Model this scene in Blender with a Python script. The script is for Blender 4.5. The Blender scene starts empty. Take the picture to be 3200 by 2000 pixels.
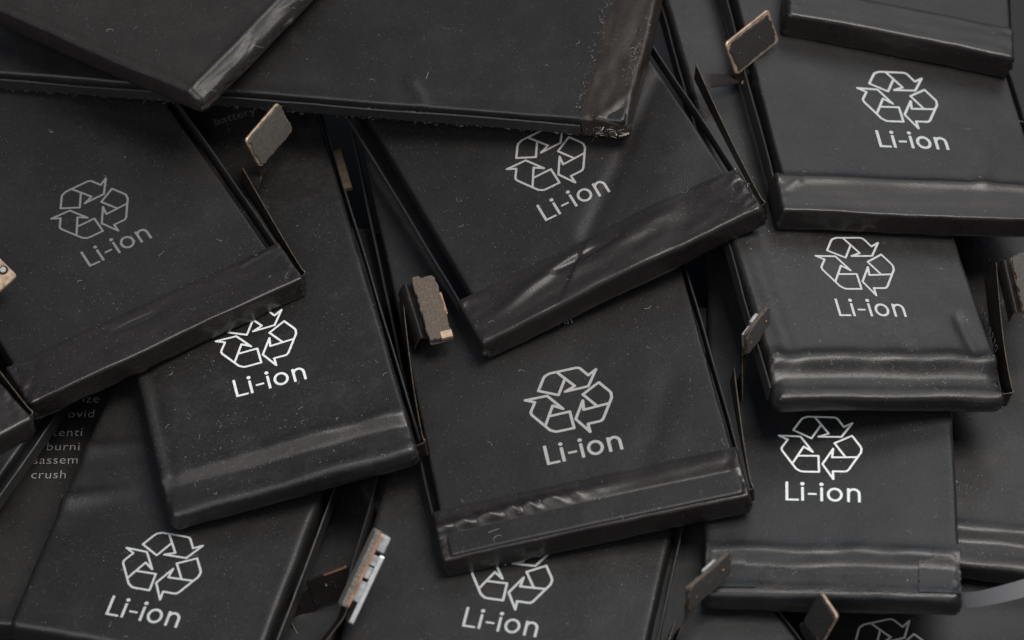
import bpy, math, random
import numpy as np
from mathutils import Matrix, Vector, noise
from mathutils.bvhtree import BVHTree

random.seed(7)
rng = np.random.default_rng(7)
MM = 0.001                      # everything below is written in millimetres
S = bpy.context.scene
COL = S.collection

# ------------------------------------------------------------------ camera
EL = math.radians(49); DIST = 400.0
cd = bpy.data.cameras.new('camera'); cam = bpy.data.objects.new('camera', cd); COL.objects.link(cam)
cam.location = (0, -DIST*math.cos(EL)*MM, DIST*math.sin(EL)*MM)
cam.rotation_euler = (math.radians(90)-EL, 0, 0)
cd.sensor_width = 36.0
cd.lens = 36.0*28.7*DIST/3200.0
cd.clip_start = 0.02; cd.clip_end = 10
cd.dof.use_dof = True; cd.dof.focus_distance = 0.402; cd.dof.aperture_fstop = 34
S.camera = cam
S.cycles.max_bounces = 5; S.cycles.diffuse_bounces = 2; S.cycles.glossy_bounces = 3; S.cycles.caustics_reflective = False; S.cycles.caustics_refractive = False

# ------------------------------------------------------------------ light
W = bpy.data.worlds.new('World'); S.world = W; W.use_nodes = True
bg = W.node_tree.nodes['Background']
bg.inputs[0].default_value = (0.50, 0.67, 1.0, 1); bg.inputs[1].default_value = 0.15

def area(name, loc, target, sx, sy, power, col):
    l = bpy.data.lights.new(name, 'AREA'); l.shape = 'RECTANGLE'; l.size = sx; l.size_y = sy
    l.energy = power; l.color = col
    o = bpy.data.objects.new(name, l); COL.objects.link(o); o.location = loc
    o.rotation_euler = (Vector(target)-Vector(loc)).to_track_quat('-Z', 'Y').to_euler()
    return o
area('window_light', (0.24, 0.03, 0.64), (0, 0, 0), 0.30, 0.42, 4.9, (1.0, 0.95, 0.89))
area('room_light', (-0.26, -0.46, 0.50), (0, 0, 0), 0.6, 0.5, 2.3, (1.0, 0.97, 0.93))
area('back_window_light', (0.34, 0.62, 0.62), (0.02, 0.02, 0), 0.6, 0.5, 1.15, (0.97, 0.99, 1.0))

S.view_settings.view_transform = 'Standard'; S.view_settings.look = 'None'
S.view_settings.gamma = 1; S.view_settings.exposure = -0.13; S.view_settings.use_curve_mapping = False

# ------------------------------------------------------------------ materials
def newmat(name):
    m = bpy.data.materials.new(name); m.use_nodes = True
    nt = m.node_tree; b = nt.nodes['Principled BSDF']
    return m, nt, b

def nd(nt, typ, **kw):
    n = nt.nodes.new(typ)
    for k, v in kw.items():
        if k.startswith('i_'): n.inputs[int(k[2:])].default_value = v
        else: setattr(n, k, v)
    return n

def ramp(nt, src, p0, c0, p1, c1):
    r = nt.nodes.new('ShaderNodeValToRGB'); e = r.color_ramp.elements
    e[0].position = p0; e[0].color = c0 if len(c0) == 4 else (*c0, 1)
    e[1].position = p1; e[1].color = c1 if len(c1) == 4 else (*c1, 1)
    nt.links.new(src, r.inputs[0]); return r

def film(name, base, rough, dust=0.5, grain=0.5, gs=9000, spec=0.5, smear=0.5):
    """black plastic film: faint mottling, handling smears, fine grain, settled dust"""
    m, nt, b = newmat(name); L = nt.links.new
    tc = nd(nt, 'ShaderNodeTexCoord'); oi = nd(nt, 'ShaderNodeObjectInfo')
    off = nd(nt, 'ShaderNodeVectorMath', operation='ADD')
    mul = nd(nt, 'ShaderNodeVectorMath', operation='SCALE'); mul.inputs[3].default_value = 3.0
    cx = nd(nt, 'ShaderNodeCombineXYZ'); L(oi.outputs['Random'], cx.inputs[0]); L(oi.outputs['Random'], cx.inputs[1])
    L(cx.outputs[0], mul.inputs[0]); L(tc.outputs['Object'], off.inputs[0]); L(mul.outputs[0], off.inputs[1])
    V = off.outputs[0]
    sx = nd(nt, 'ShaderNodeSeparateXYZ'); L(V, sx.inputs[0]); cx2 = nd(nt, 'ShaderNodeCombineXYZ')
    for o_, (src, f) in enumerate(((0, 0.6), (1, 1.0))):
        ma = nd(nt, 'ShaderNodeMath', operation='MULTIPLY_ADD'); L(sx.outputs[2], ma.inputs[0]); ma.inputs[1].default_value = f; L(sx.outputs[src], ma.inputs[2]); L(ma.outputs[0], cx2.inputs[o_])
    V2 = cx2.outputs[0]
    def noise_(scale, detail=4, rough_=0.6, dist=0):
        n = nd(nt, 'ShaderNodeTexNoise'); n.inputs['Scale'].default_value = scale; n.inputs['Detail'].default_value = detail
        n.inputs['Roughness'].default_value = rough_; n.inputs['Distortion'].default_value = dist
        L(V, n.inputs['Vector']); return n.outputs['Fac']
    big = noise_(60, 2)
    col = ramp(nt, big, 0.3, [c*0.86 for c in base], 0.75, [c*1.16 for c in base])
    # dust: fine specks, denser in drifts
    def specks(scale, r):
        v = nd(nt, 'ShaderNodeTexVoronoi', voronoi_dimensions='2D'); v.inputs['Scale'].default_value = scale; v.inputs['Randomness'].default_value = 1
        L(V2, v.inputs['Vector'])
        lt = nd(nt, 'ShaderNodeMath', operation='LESS_THAN'); L(v.outputs['Distance'], lt.inputs[0]); lt.inputs[1].default_value = r
        sep = nd(nt, 'ShaderNodeSeparateColor'); L(v.outputs['Color'], sep.inputs[0])
        return lt.outputs[0], sep.outputs[0], sep.outputs[1]
    drift = noise_(170, 2, 0.7)
    total = None
    for scale, r, thr in ((2600, 0.13, 0.74), (1100, 0.09, 0.83)):
        a, rnd, rnd2 = specks(scale, r)
        # keep only some cells, more where the drift is high
        s = nd(nt, 'ShaderNodeMath', operation='MULTIPLY_ADD'); L(drift, s.inputs[0]); s.inputs[1].default_value = 0.9*dust; L(rnd, s.inputs[2])
        g = nd(nt, 'ShaderNodeMath', operation='GREATER_THAN'); L(s.outputs[0], g.inputs[0]); g.inputs[1].default_value = thr+0.12+0.55*dust
        p = nd(nt, 'ShaderNodeMath', operation='MULTIPLY'); L(a, p.inputs[0]); L(g.outputs[0], p.inputs[1])
        q = nd(nt, 'ShaderNodeMath', operation='MULTIPLY'); L(p.outputs[0], q.inputs[0]); L(rnd2, q.inputs[1])
        if total is None: total = q.outputs[0]
        else:
            mx = nd(nt, 'ShaderNodeMath', operation='MAXIMUM'); L(total, mx.inputs[0]); L(q.outputs[0], mx.inputs[1]); total = mx.outputs[0]
    half = nd(nt, 'ShaderNodeMath', operation='MULTIPLY'); L(total, half.inputs[0]); half.inputs[1].default_value = 0.12+0.28*dust
    # faint dusty haze in patches
    hz = ramp(nt, noise_(240, 3, 0.75), 0.52, (0, 0, 0), 0.85, (0.035*dust,)*3)
    pw = ramp(nt, noise_(2800, 2, 0.8), 0.46, (0, 0, 0), 0.80, (0.008+0.020*dust,)*3)     # fine powder
    a0 = nd(nt, 'ShaderNodeMath', operation='ADD'); L(pw.outputs[0], a0.inputs[0]); L(hz.outputs[0], a0.inputs[1])
    add = nd(nt, 'ShaderNodeMath', operation='ADD'); L(half.outputs[0], add.inputs[0]); L(a0.outputs[0], add.inputs[1])
    mix = nd(nt, 'ShaderNodeMix', data_type='RGBA'); L(add.outputs[0], mix.inputs[0]); L(col.outputs[0], mix.inputs[6]); mix.inputs[7].default_value = (0.5, 0.48, 0.45, 1)
    L(mix.outputs[2], b.inputs['Base Color'])
    # roughness smears and scratches
    sm = ramp(nt, noise_(95, 3, 0.7, 1.0), 0.35, (rough-0.07*smear,)*3, 0.7, (rough+0.10*smear,)*3)
    L(sm.outputs[0], b.inputs['Roughness'])
    b.inputs['Specular IOR Level'].default_value = spec
    bp = nd(nt, 'ShaderNodeBump'); bp.inputs['Strength'].default_value = grain; bp.inputs['Distance'].default_value = 0.00003
    L(noise_(gs, 0), bp.inputs['Height'])
    bp2 = nd(nt, 'ShaderNodeBump'); bp2.inputs['Strength'].default_value = 0.3; bp2.inputs['Distance'].default_value = 0.00010
    L(noise_(420, 2, 0.55), bp2.inputs['Height']); L(bp.outputs[0], bp2.inputs['Normal'])
    L(bp2.outputs[0], b.inputs['Normal'])
    return m

def plain(name, base, rough, metal=0.0, var=0.25, scale=1500, bump=0.3, dist=0.00006):
    m, nt, b = newmat(name); L = nt.links.new
    tc = nd(nt, 'ShaderNodeTexCoord'); n = nd(nt, 'ShaderNodeTexNoise'); n.inputs['Scale'].default_value = scale; n.inputs['Detail'].default_value = 6
    L(tc.outputs['Object'], n.inputs['Vector'])
    r = ramp(nt, n.outputs['Fac'], 0.3, [c*(1-var) for c in base], 0.7, [min(1, c*(1+var)) for c in base])
    L(r.outputs[0], b.inputs['Base Color'])
    b.inputs['Roughness'].default_value = rough; b.inputs['Metallic'].default_value = metal
    bp = nd(nt, 'ShaderNodeBump'); bp.inputs['Strength'].default_value = bump; bp.inputs['Distance'].default_value = dist
    L(n.outputs['Fac'], bp.inputs['Height']); L(bp.outputs[0], b.inputs['Normal'])
    return m

M = {}
M['film'] = film('black_pouch_film', (0.0150, 0.0144, 0.0142), 0.37, 0.35)
M['film_dusty'] = film('dusty_black_pouch_film', (0.0150, 0.0142, 0.0138), 0.36, 1.0)
M['film_brown'] = film('brownish_black_pouch_film', (0.0180, 0.0150, 0.0130), 0.42, 0.4)
M['film_cool'] = film('cool_black_pouch_film', (0.0138, 0.0142, 0.0150), 0.37, 0.3)
M['tape'] = film('black_tape', (0.0160, 0.0138, 0.0124), 0.33, 0.4, 0.25, 5000)
M['tape_dusty'] = film('dusty_black_tape', (0.0135, 0.0118, 0.0108), 0.32, 1.1, 0.25, 5000)
M['tape_brown'] = film('brownish_tape', (0.022, 0.0160, 0.0122), 0.42, 1.0, 0.25, 5000)
M['seam'] = film('folded_seam_film', (0.024, 0.0235, 0.0235), 0.50, 0.35)
M['ribbon'] = film('dark_flex_film', (0.012, 0.010, 0.009), 0.30, 0.35, 0.15)
M['ribbon_edge'] = plain('flex_cut_edge', (0.062, 0.044, 0.026), 0.5, 0.0, 0.6)
M['foam'] = plain('brown_foam_adhesive', (0.105, 0.083, 0.066), 0.95, 0, 0.5, 6500, 0.7, 0.00012)
M['foam_dark'] = plain('black_foam_adhesive', (0.018, 0.0165, 0.015), 0.9, 0, 0.55, 5500, 0.7, 0.00012)
M['foam_grey'] = plain('grey_foam_adhesive', (0.070, 0.063, 0.055), 0.85, 0, 0.22, 2500, 0.5, 0.00008)
M['foam_pale'] = plain('pale_foam_adhesive', (0.17, 0.155, 0.135), 0.95, 0, 0.45, 5000, 0.7, 0.00012)
M['gold'] = plain('gold_plate', (0.62, 0.46, 0.32), 0.42, 0.7, 0.38, 1400, 0.35)
M['board'] = plain('dull_board', (0.075, 0.054, 0.037), 0.40, 0.2, 0.3, 1500, 0.3)
M['copper'] = plain('copper', (0.42, 0.23, 0.14), 0.5, 0.7, 0.3, 1200, 0.3)
M['silver'] = plain('solder_metal', (0.70, 0.70, 0.68), 0.46, 1.0, 0.2, 900, 0.3)
M['chip'] = plain('grey_component', (0.38, 0.39, 0.40), 0.5, 0.2, 0.35, 1600, 0.3)
M['sliver'] = film('sheen_tinted_flex_film', (0.13, 0.13, 0.135), 0.34, 0.2, 0.15)  # dark flex film with its greyish reflection put into the base colour
M['table'] = plain('dark_table', (0.012, 0.012, 0.013), 0.6, 0, 0.3, 60)
M['lint'] = plain('pale_lint', (0.55, 0.54, 0.52), 0.8, 0, 0.3, 900)
M['lint_blue'] = plain('bluish_lint', (0.30, 0.38, 0.46), 0.8, 0, 0.3, 900)
M['grit'] = plain('dust_flakes', (0.42, 0.38, 0.33), 0.8, 0, 0.5, 300)
M['frayed'] = plain('frayed_film', (0.30, 0.265, 0.23), 0.75, 0, 0.6, 2500, 0.6)
_inks = {}
def ink(v, tint=(1, 1, 1)):
    k = round(v, 3)
    if k not in _inks:
        _inks[k] = plain('printed_ink', (v*tint[0], v*tint[1], v*tint[2]), 0.55, 0, 0.08, 2600, 0.2, 0.00002)
    return _inks[k]

# ------------------------------------------------------------------ helpers
def obj(name, verts, faces, mat, parent=None, smooth=True, mats=None, fmat=None):
    me = bpy.data.meshes.new(name)
    me.from_pydata([tuple(float(c)*MM for c in v) for v in verts], [], faces)
    for m in (mats or [mat]): me.materials.append(m)
    me.polygons.foreach_set('use_smooth', [smooth]*len(me.polygons))
    if fmat is not None: me.polygons.foreach_set('material_index', fmat)
    me.update()
    o = bpy.data.objects.new(name, me); COL.objects.link(o)
    if parent: o.parent = parent
    return o

def rotm(rz, tx, ty):
    return Matrix.Rotation(ty, 3, 'Y') @ Matrix.Rotation(tx, 3, 'X') @ Matrix.Rotation(rz, 3, 'Z')

def n2(x, y, s=1.0, seed=0.0):
    return noise.noise(Vector((x*s+seed*13.7, y*s-seed*7.1, seed*3.3)))

def seg_d(x, y, a, b):
    ax, ay = a; bx, by = b; dx, dy = bx-ax, by-ay; l2 = dx*dx+dy*dy
    t = max(0.0, min(1.0, ((x-ax)*dx+(y-ay)*dy)/l2))
    return math.hypot(x-ax-t*dx, y-ay-t*dy), t, ((x-ax)*dy-(y-ay)*dx)/math.sqrt(l2)

def sstep(a, b, x):
    t = max(0.0, min(1.0, (x-a)/(b-a))); return t*t*(3-2*t)     # also falls when b < a

def spaced(a, b, r, step, fine=None):
    """coordinates dense at both borders (rounded edge) and evenly spaced between; fine=(length, step) at the a end"""
    th = [r*(1-math.sin(math.radians(t))) for t in (90, 72, 54, 38, 24, 12, 0)]
    out = [a+d for d in th]
    x = out[-1]
    if fine:
        while x+fine[1] < a+fine[0]: x += fine[1]; out.append(x)
    end = b-r
    n = max(1, int(round((end-x)/step)))
    out += [x+(end-x)*i/n for i in range(1, n)]
    out += [b-d for d in reversed(th)]
    return out

def slab(xs, us, zt, zb, r, rc, wall=None, rb=0.35, edge=None, rings=5):
    """closed sheet-wrapped block: top heightfield zt(x,u), rounded rim of radius r, plan corners rc, walls down to zb"""
    x0, x1, u0, u1 = xs[0], xs[-1], us[0], us[-1]
    nx, nu = len(xs), len(us); V = []
    for u in us:
        for x in xs:
            px, pu = x, u
            dx = min(x-x0, x1-x); du = min(u-u0, u1-u); d = min(dx, du)
            if dx < rc and du < rc:
                vx, vu = 1-dx/rc, 1-du/rc; m = max(vx, vu); l = math.hypot(vx, vu) or 1
                k = m/l; d = rc*(1-m)
                nxv, nuv = vx*k, vu*k
                px = (x0+rc-rc*nxv) if x-x0 < x1-x else (x1-rc+rc*nxv)
                pu = (u0+rc-rc*nuv) if u-u0 < u1-u else (u1-rc+rc*nuv)
            drop = 0 if d >= r else r-math.sqrt(max(0, r*r-(r-d)**2))
            V.append([px, pu, zt(px, pu)-drop])
    F = [(j*nx+i, j*nx+i+1, (j+1)*nx+i+1, (j+1)*nx+i) for j in range(nu-1) for i in range(nx-1)]
    ring = [i for i in range(nx)]+[j*nx+nx-1 for j in range(1, nu)]+[(nu-1)*nx+i for i in range(nx-2, -1, -1)]+[j*nx for j in range(nu-2, 0, -1)]
    n = len(ring); prev = ring
    nor = []
    for k in range(n):
        a, b = V[ring[k-1]], V[ring[(k+1) % n]]
        t = (b[0]-a[0], b[1]-a[1]); l = math.hypot(*t) or 1
        nor.append((t[1]/l, -t[0]/l))
    top = [V[i][2] for i in ring]
    for s in range(1, rings+1):
        t = s/rings; cur = []
        for k in range(n):
            p = V[ring[k]]; z = top[k]+(zb+rb-top[k])*t
            w = wall(p[0], p[1], z, t, nor[k]) if wall else 0
            V.append([p[0]+nor[k][0]*w, p[1]+nor[k][1]*w, z]); cur.append(len(V)-1)
        F += [(prev[k], cur[k], cur[(k+1) % n], prev[(k+1) % n]) for k in range(n)]
        prev = cur
    for a in (45, 90):
        ins = rb*(1-math.cos(math.radians(a))); dz = rb*math.sin(math.radians(a)); cur = []
        for k in range(n):
            p = V[ring[k]]
            V.append([p[0]-nor[k][0]*ins, p[1]-nor[k][1]*ins, zb+rb-dz]); cur.append(len(V)-1)
        F += [(prev[k], cur[k], cur[(k+1) % n], prev[(k+1) % n]) for k in range(n)]
        prev = cur
    F.append(tuple(reversed(prev)))
    if edge:
        for v in V: edge(v)
    return V, F

# ------------------------------------------------------------------ printed marks: one outline mesh made from strokes
def R2(a, p): c, s = math.cos(a), math.sin(a); return (c*p[0]-s*p[1], s*p[0]+c*p[1])
ARROW = dict(to=(-3.006, 2.093), ti=(-1.065, 1.006), te=(-0.04, 2.88), ca0=(-2.22, 3.50), ca1=(-2.00, 3.80), ca2=(-1.45, 4.05), fs=(-0.69, 4.06), cb0=(1.38, 4.09), cb=(1.68, 4.00),
             cb1=(1.85, 3.80), no=(2.45, 2.77), ot=(3.379, 3.339), sd=(2.171, 1.334), it=(-0.308, 1.267), inn=(0.80, 1.75))
def symbol_lines():
    out = []
    for i in range(3):
        p = {k: R2(-2*math.pi/3*i, v) for k, v in ARROW.items()}
        for chain in (('to', 'ca0', 'ca1', 'ca2', 'fs', 'cb0', 'cb', 'cb1', 'no', 'ot', 'sd', 'it', 'inn', 'fs'), ('to', 'ti', 'te')):
            out += [(p[a], p[b]) for a, b in zip(chain, chain[1:])]
    return out
def letter_lines():
    B = -7.695
    a = [(1.33+0.70*math.cos(t), B+0.965+0.80*math.sin(t)) for t in np.linspace(0, 2*math.pi, 33)]
    o = list(zip(a, a[1:]))
    a = [(3.35+0.575*math.cos(t), B+1.12+0.64*math.sin(t)) for t in np.linspace(0.05, math.pi-0.05, 15)]
    return o+list(zip(a, a[1:]))
def letter_boxes(w):
    B = -7.695; h = w/2
    st = lambda c, top: (c-h, B, c+h, top)
    return [(-3.91, B, -3.91+w, -5.141), (-3.91, B, -2.50, B+w*0.86), st(-2.10, B+1.90), (-1.53, B+0.86, -0.60, B+0.86+w*0.8), st(-0.07, B+1.90), st(2.78, B+1.90), st(3.925, B+1.15)]
def stroke_mesh(lines, w, h=0.055, dots=(), boxes=()):
    P = np.array([p for l in lines for p in l]+[q for b in boxes for q in ((b[0], b[1]), (b[2], b[3]))])
    x0, y0 = P.min(0)-w-2*h; x1, y1 = P.max(0)+w+2*h
    xs = np.arange(x0, x1+h, h); ys = np.arange(y0, y1+h, h)
    X, Y = np.meshgrid(xs, ys); D = np.full(X.shape, 9.0)
    for (a, b) in lines:
        dx, dy = b[0]-a[0], b[1]-a[1]; l2 = dx*dx+dy*dy
        t = np.clip(((X-a[0])*dx+(Y-a[1])*dy)/l2, 0, 1)
        D = np.minimum(D, np.hypot(X-a[0]-t*dx, Y-a[1]-t*dy)-w/2)
    for b in boxes: D = np.minimum(D, np.maximum(np.abs(X-(b[0]+b[2])/2)-(b[2]-b[0])/2, np.abs(Y-(b[1]+b[3])/2)-(b[3]-b[1])/2))
    for (cx, cy, r) in dots: D = np.minimum(D, np.hypot(X-cx, Y-cy)-r)
    V = []; idx = {}; F = []
    def vid(key, p):
        if key not in idx: idx[key] = len(V); V.append(p)
        return idx[key]
    ins = D < 0
    cell = ins[:-1, :-1] | ins[1:, :-1] | ins[:-1, 1:] | ins[1:, 1:]
    for j, i in np.argwhere(cell):
        c = [(j, i), (j, i+1), (j+1, i+1), (j+1, i)]; poly = []
        for k in range(4):
            a, b = c[k], c[(k+1) % 4]; da, db = D[a], D[b]
            if da < 0: poly.append(vid(('v', a), (xs[a[1]], ys[a[0]])))
            if (da < 0) != (db < 0):
                q, r_ = (a, b) if a < b else (b, a); t = D[q]/(D[q]-D[r_])
                poly.append(vid((q, r_), (xs[q[1]]+(xs[r_[1]]-xs[q[1]])*t, ys[q[0]]+(ys[r_[0]]-ys[q[0]])*t)))
        if len(poly) > 2: F.append(tuple(poly))
    return V, F
B_ = -7.695+0.17
SYM = {}
def marks(w, lw):
    if (w, lw) not in SYM:
        SYM[(w, lw)] = (stroke_mesh(symbol_lines(), w), stroke_mesh(letter_lines(), lw, dots=[(-2.10, -5.36, 0.23), (-0.07, -5.36, 0.23)], boxes=letter_boxes(lw)))
    return SYM[(w, lw)]

def text_mesh(body, size, spacing=1.0):
    c = bpy.data.curves.new('t', 'FONT'); c.body = body; c.size = size; c.resolution_u = 3; c.space_character = spacing; c.offset = -0.012*size
    o = bpy.data.objects.new('t', c); COL.objects.link(o)
    dg = bpy.context.evaluated_depsgraph_get(); me = bpy.data.meshes.new_from_object(o.evaluated_get(dg))
    V = [tuple(v.co[:2]) for v in me.vertices]; F = [tuple(p.vertices) for p in me.polygons]
    bpy.data.objects.remove(o); bpy.data.curves.remove(c); bpy.data.meshes.remove(me)
    return V, F

# ------------------------------------------------------------------ the surface under the pile
def table():
    n = 24; V = []; F = []
    for j in range(n+1):
        for i in range(n+1):
            x = -400+800*i/n; y = -400+800*j/n
            V.append((x, y, -18.2+0.05*n2(x, y, 0.01)))
    F = [(j*(n+1)+i, j*(n+1)+i+1, (j+1)*(n+1)+i+1, (j+1)*(n+1)+i) for j in range(n) for i in range(n)]
    o = obj('table_surface', V, F, M['table']); o['kind'] = 'structure'
table()

# ------------------------------------------------------------------ batteries
# pose: x,y,z of the printed mark's centre on the top face, spin, tilt x, tilt y, mark scale, left edge, width, front edge, thickness
PO = {
 'C': (-46.97,16.36,-0.06,0.5095,0.02884,-0.06059,0.974,-17.66,33.33,-21.55,2.91),
 'D': (-27.75,-0.60,-2.58,0.241,-0.01428,-0.1201,0.984,-14.08,27.78,-20.90,2.97),
 'E': (4.05,19.42,4.86,0.4142,0.08942,-0.1761,1.00,-16.85,34.25,-18.91,2.94),
 'F': (6.27,-10.38,-1.27,0.1785,0.03185,-0.111,1.034,-16.99,32.84,-17.00,3.14),
 'H': (43.95,30.35,3.35,0.1375,-0.03751,0.2037,1.038,-17.35,32.35,-18.18,3.06),
 'I': (37.77,6.54,1.58,0.1708,-0.02729,0.2112,0.982,-13.48,26.70,-18.68,2.92),
 'J': (33.14,-14.53,-3.94,-0.04325,-0.009299,-0.008252,0.994,-12.47,27.02,-19.89,3.29),
 'N': (-36.75,-27.89,-7.32,-0.26,-0.001673,-0.04863,0.987,-13.81,28.19,-10.93,3.7),
 'M': (0.10,-29.75,-6.41,-0.2038,0.00769,-0.03747,0.986,-17.04,33.37,-22.00,3.7),
 'B': (-21.45,28.32,6.73,-0.2105,0.04787,-0.1187,1.00,-36.66,71.99,-1.19,2.67),
 'A': (-42.81,31.87,10.64,-0.5836,-0.02401,-0.06962,1.00,-21.61,33.00,-3.15,2.73),
 'K': (54.33,-26.61,-9.60,-0.1097,0.01,0.03,1.00,-11.50,28.00,0.00,3.10),
 'G': (44.51,37.21,6.55,-0.06235,-0.02006,0.2037,1.00,-13.42,26.85,0.00,3.10),
 'L': (39.71,-34.82,-13.40,0.248,-0.002,-0.004,1.00,-16.00,33.00,-20.00,3.6),
 'V': (30.01,-37.11,-7.71,0.5236,0.02,-0.03,1.00,-30.00,30.00,-16.00,3.20),
 'Q': (-54.50,-20.99,-6.33,-0.4213,0,0.03,1.00,-31.20,30.00,-12.00,3.20),
 'P': (-50.32,-8.04,-12.20,0.0,0,0,1.00,-14.00,30.00,-24.00,3.20),
 'U': (-20.19,-25.33,-12.60,-0.1047,0,0,1.00,-16.00,30.00,-22.00,3.20),
 'O': (-50.37,-16.77,3.60,0.6726,0.02,0.05,1.00,-28.00,28.00,0.00,3.00),
}
# connector boards: corner, long side, short side (mm)
CON = {
 'E': ((25.33,31.03,6.50),(5.07,5.37,0.16),(-1.38,1.18,3.88)),
 'C': ((-28.31,21.38,1.50),(3.45,5.44,0.49),(-1.55,0.64,3.81)),
 'D': ((-11.16,5.11,0.60),(2.28,-8.60,-0.85),(2.63,0.69,0.12)),
 'F': ((24.89,-8.16,3.50),(2.70,4.30,-0.11),(-0.24,0.23,3.33)),
 'M': ((18.00,-37.21,-3.00),(4.61,5.26,-0.33),(-0.16,0.37,3.54)),
 'V': ((30.24,-37.12,-4.50),(1.49,0.67,3.96),(1.55,-3.10,-0.06)),
 'N': ((-17.45,-34.42,-5.50),(3.66,6.01,5.00),(0.47,-2.66,2.86)),
 'O': ((-53.86,3.77,3.00),(-5.23,5.32,1.32),(-4.18,-3.69,-1.71)),
 'I': ((55.08,9.59,-0.50),(0.89,-8.49,-0.76),(3.01,0.27,0.50)),
 'U': ((-21.80,-28.67,-9.00),(4.39,1.59,0.59),(0.84,-1.24,-2.95)),
}
LEN = dict(A=60, B=33, C=66, D=74, E=64, F=74, G=50, H=60, I=62, J=62, K=62, L=60, M=62, N=62, V=58, Q=60, P=60, U=60, O=50)

SPEC = {
 'A': dict(style='plain', film='film_brown', il=0.0, ir=-0.7, seams='', r=0.45,
           label='brownish black battery lying diagonally on top of the pile with a crumpled right side'),
 'B': dict(style='tape', tw=5.3, film='film', tape='tape_brown', il=0.2, ir=0.6, seams='l', r=0.4,
           label='large unprinted battery lying across the top with a torn dusty taped right end'),
 'C': dict(style='tape', tw=6.0, film='film', tape='tape', il=0.9, ir=1.5, seams='r', ink=0.18, r=0.32,
           label='battery with the dimmest grey recycling mark, wide brownish tape along its front end'),
 'D': dict(style='ridge', tw=4.7, film='film_dusty', il=0.2, ir=0.4, seams='r', ink=0.80, r=0.6,
           label='dusty battery with bright white mark half tucked under the battery with the dim grey mark'),
 'E': dict(style='tape', tw=6.6, film='film', tape='tape', il=1.7, ir=1.4, seams='lr', ink=0.36, r=0.42,
           label='tilted battery with wrinkled front tape poking out from under the large unprinted battery'),
 'F': dict(style='tape', tw=6.3, film='film', tape='tape', il=0.9, ir=0.5, seams='lr', ink=0.36, r=0.32,
           label='battery in the middle with grey mark and a twisted ridge in its front tape'),
 'G': dict(style='tape', tw=5.0, film='film', tape='tape', il=0.2, ir=0.4, seams='r', r=0.35,
           label='unprinted greyish battery in the top right corner, uppermost of the right column'),
 'H': dict(style='slope', tw=5.4, film='film', tape='tape', il=0.9, ir=0.8, seams='lr', ink=0.50, r=0.3,
           label='battery with tilted grey mark directly under the uppermost battery of the right column'),
 'I': dict(style='ridge', tw=4.5, film='film_dusty', il=0.2, ir=0.3, seams='l', ink=0.52, r=0.5,
           label='battery in the right column with a puffed shiny ridge scratched along its front'),
 'J': dict(style='ridge', tw=5.0, film='film_cool', il=0.1, ir=0.3, seams='', ink=0.76, r=0.55,
           label='battery with white upright mark and torn front tape, below the one with the puffed ridge'),
 'K': dict(style='ridge', tw=4.2, film='film_dusty', il=0.2, ir=0.3, seams='l', r=0.5,
           label='unprinted battery at the right edge, partly beneath the torn-tape battery'),
 'L': dict(style='ridge', tw=5.0, film='film_cool', il=0.2, ir=0.2, seams='', ink=0.42, r=0.5,
           label='battery at the bottom right edge showing only the top of its mark'),
 'M': dict(style='ridge', tw=5.0, film='film', il=1.0, ir=0.9, seams='lr', ink=0.46, r=0.6,
           label='battery at the bottom centre with its mark half covered by the middle battery'),
 'N': dict(style='plain', film='film', il=0.2, ir=0.7, seams='r', ink=0.50, r=0.9,
           label='battery in the bottom left with creased left side and whole pale mark'),
 'O': dict(style='tape', tw=6.0, film='film', tape='tape', il=0.4, ir=0.4, seams='', r=0.4,
           label='grey battery corner jutting in at the left edge'),
 'P': dict(style='plain', film='film', il=0.2, ir=0.2, seams='', r=0.5,
           label='deep-lying battery with lines of small printed text at the left edge'),
 'Q': dict(style='plain', film='film_cool', il=0.2, ir=0.8, seams='r', r=0.5,
           label='battery at the left edge showing only a slanting side beside the small printed text'),
 'U': dict(style='plain', film='film_cool', il=0.2, ir=0.2, seams='', r=0.5,
           label='dark battery deep in the gap between the two bottom left batteries with marks'),
 'V': dict(style='plain', film='film_cool', il=0.2, ir=0.3, seams='r', r=0.5,
           label='bluish black battery at the bottom, in front of the torn-tape battery'),
}
ROOT = {}; MAT3 = {}; ZT = {}; BOX = {}

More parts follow.
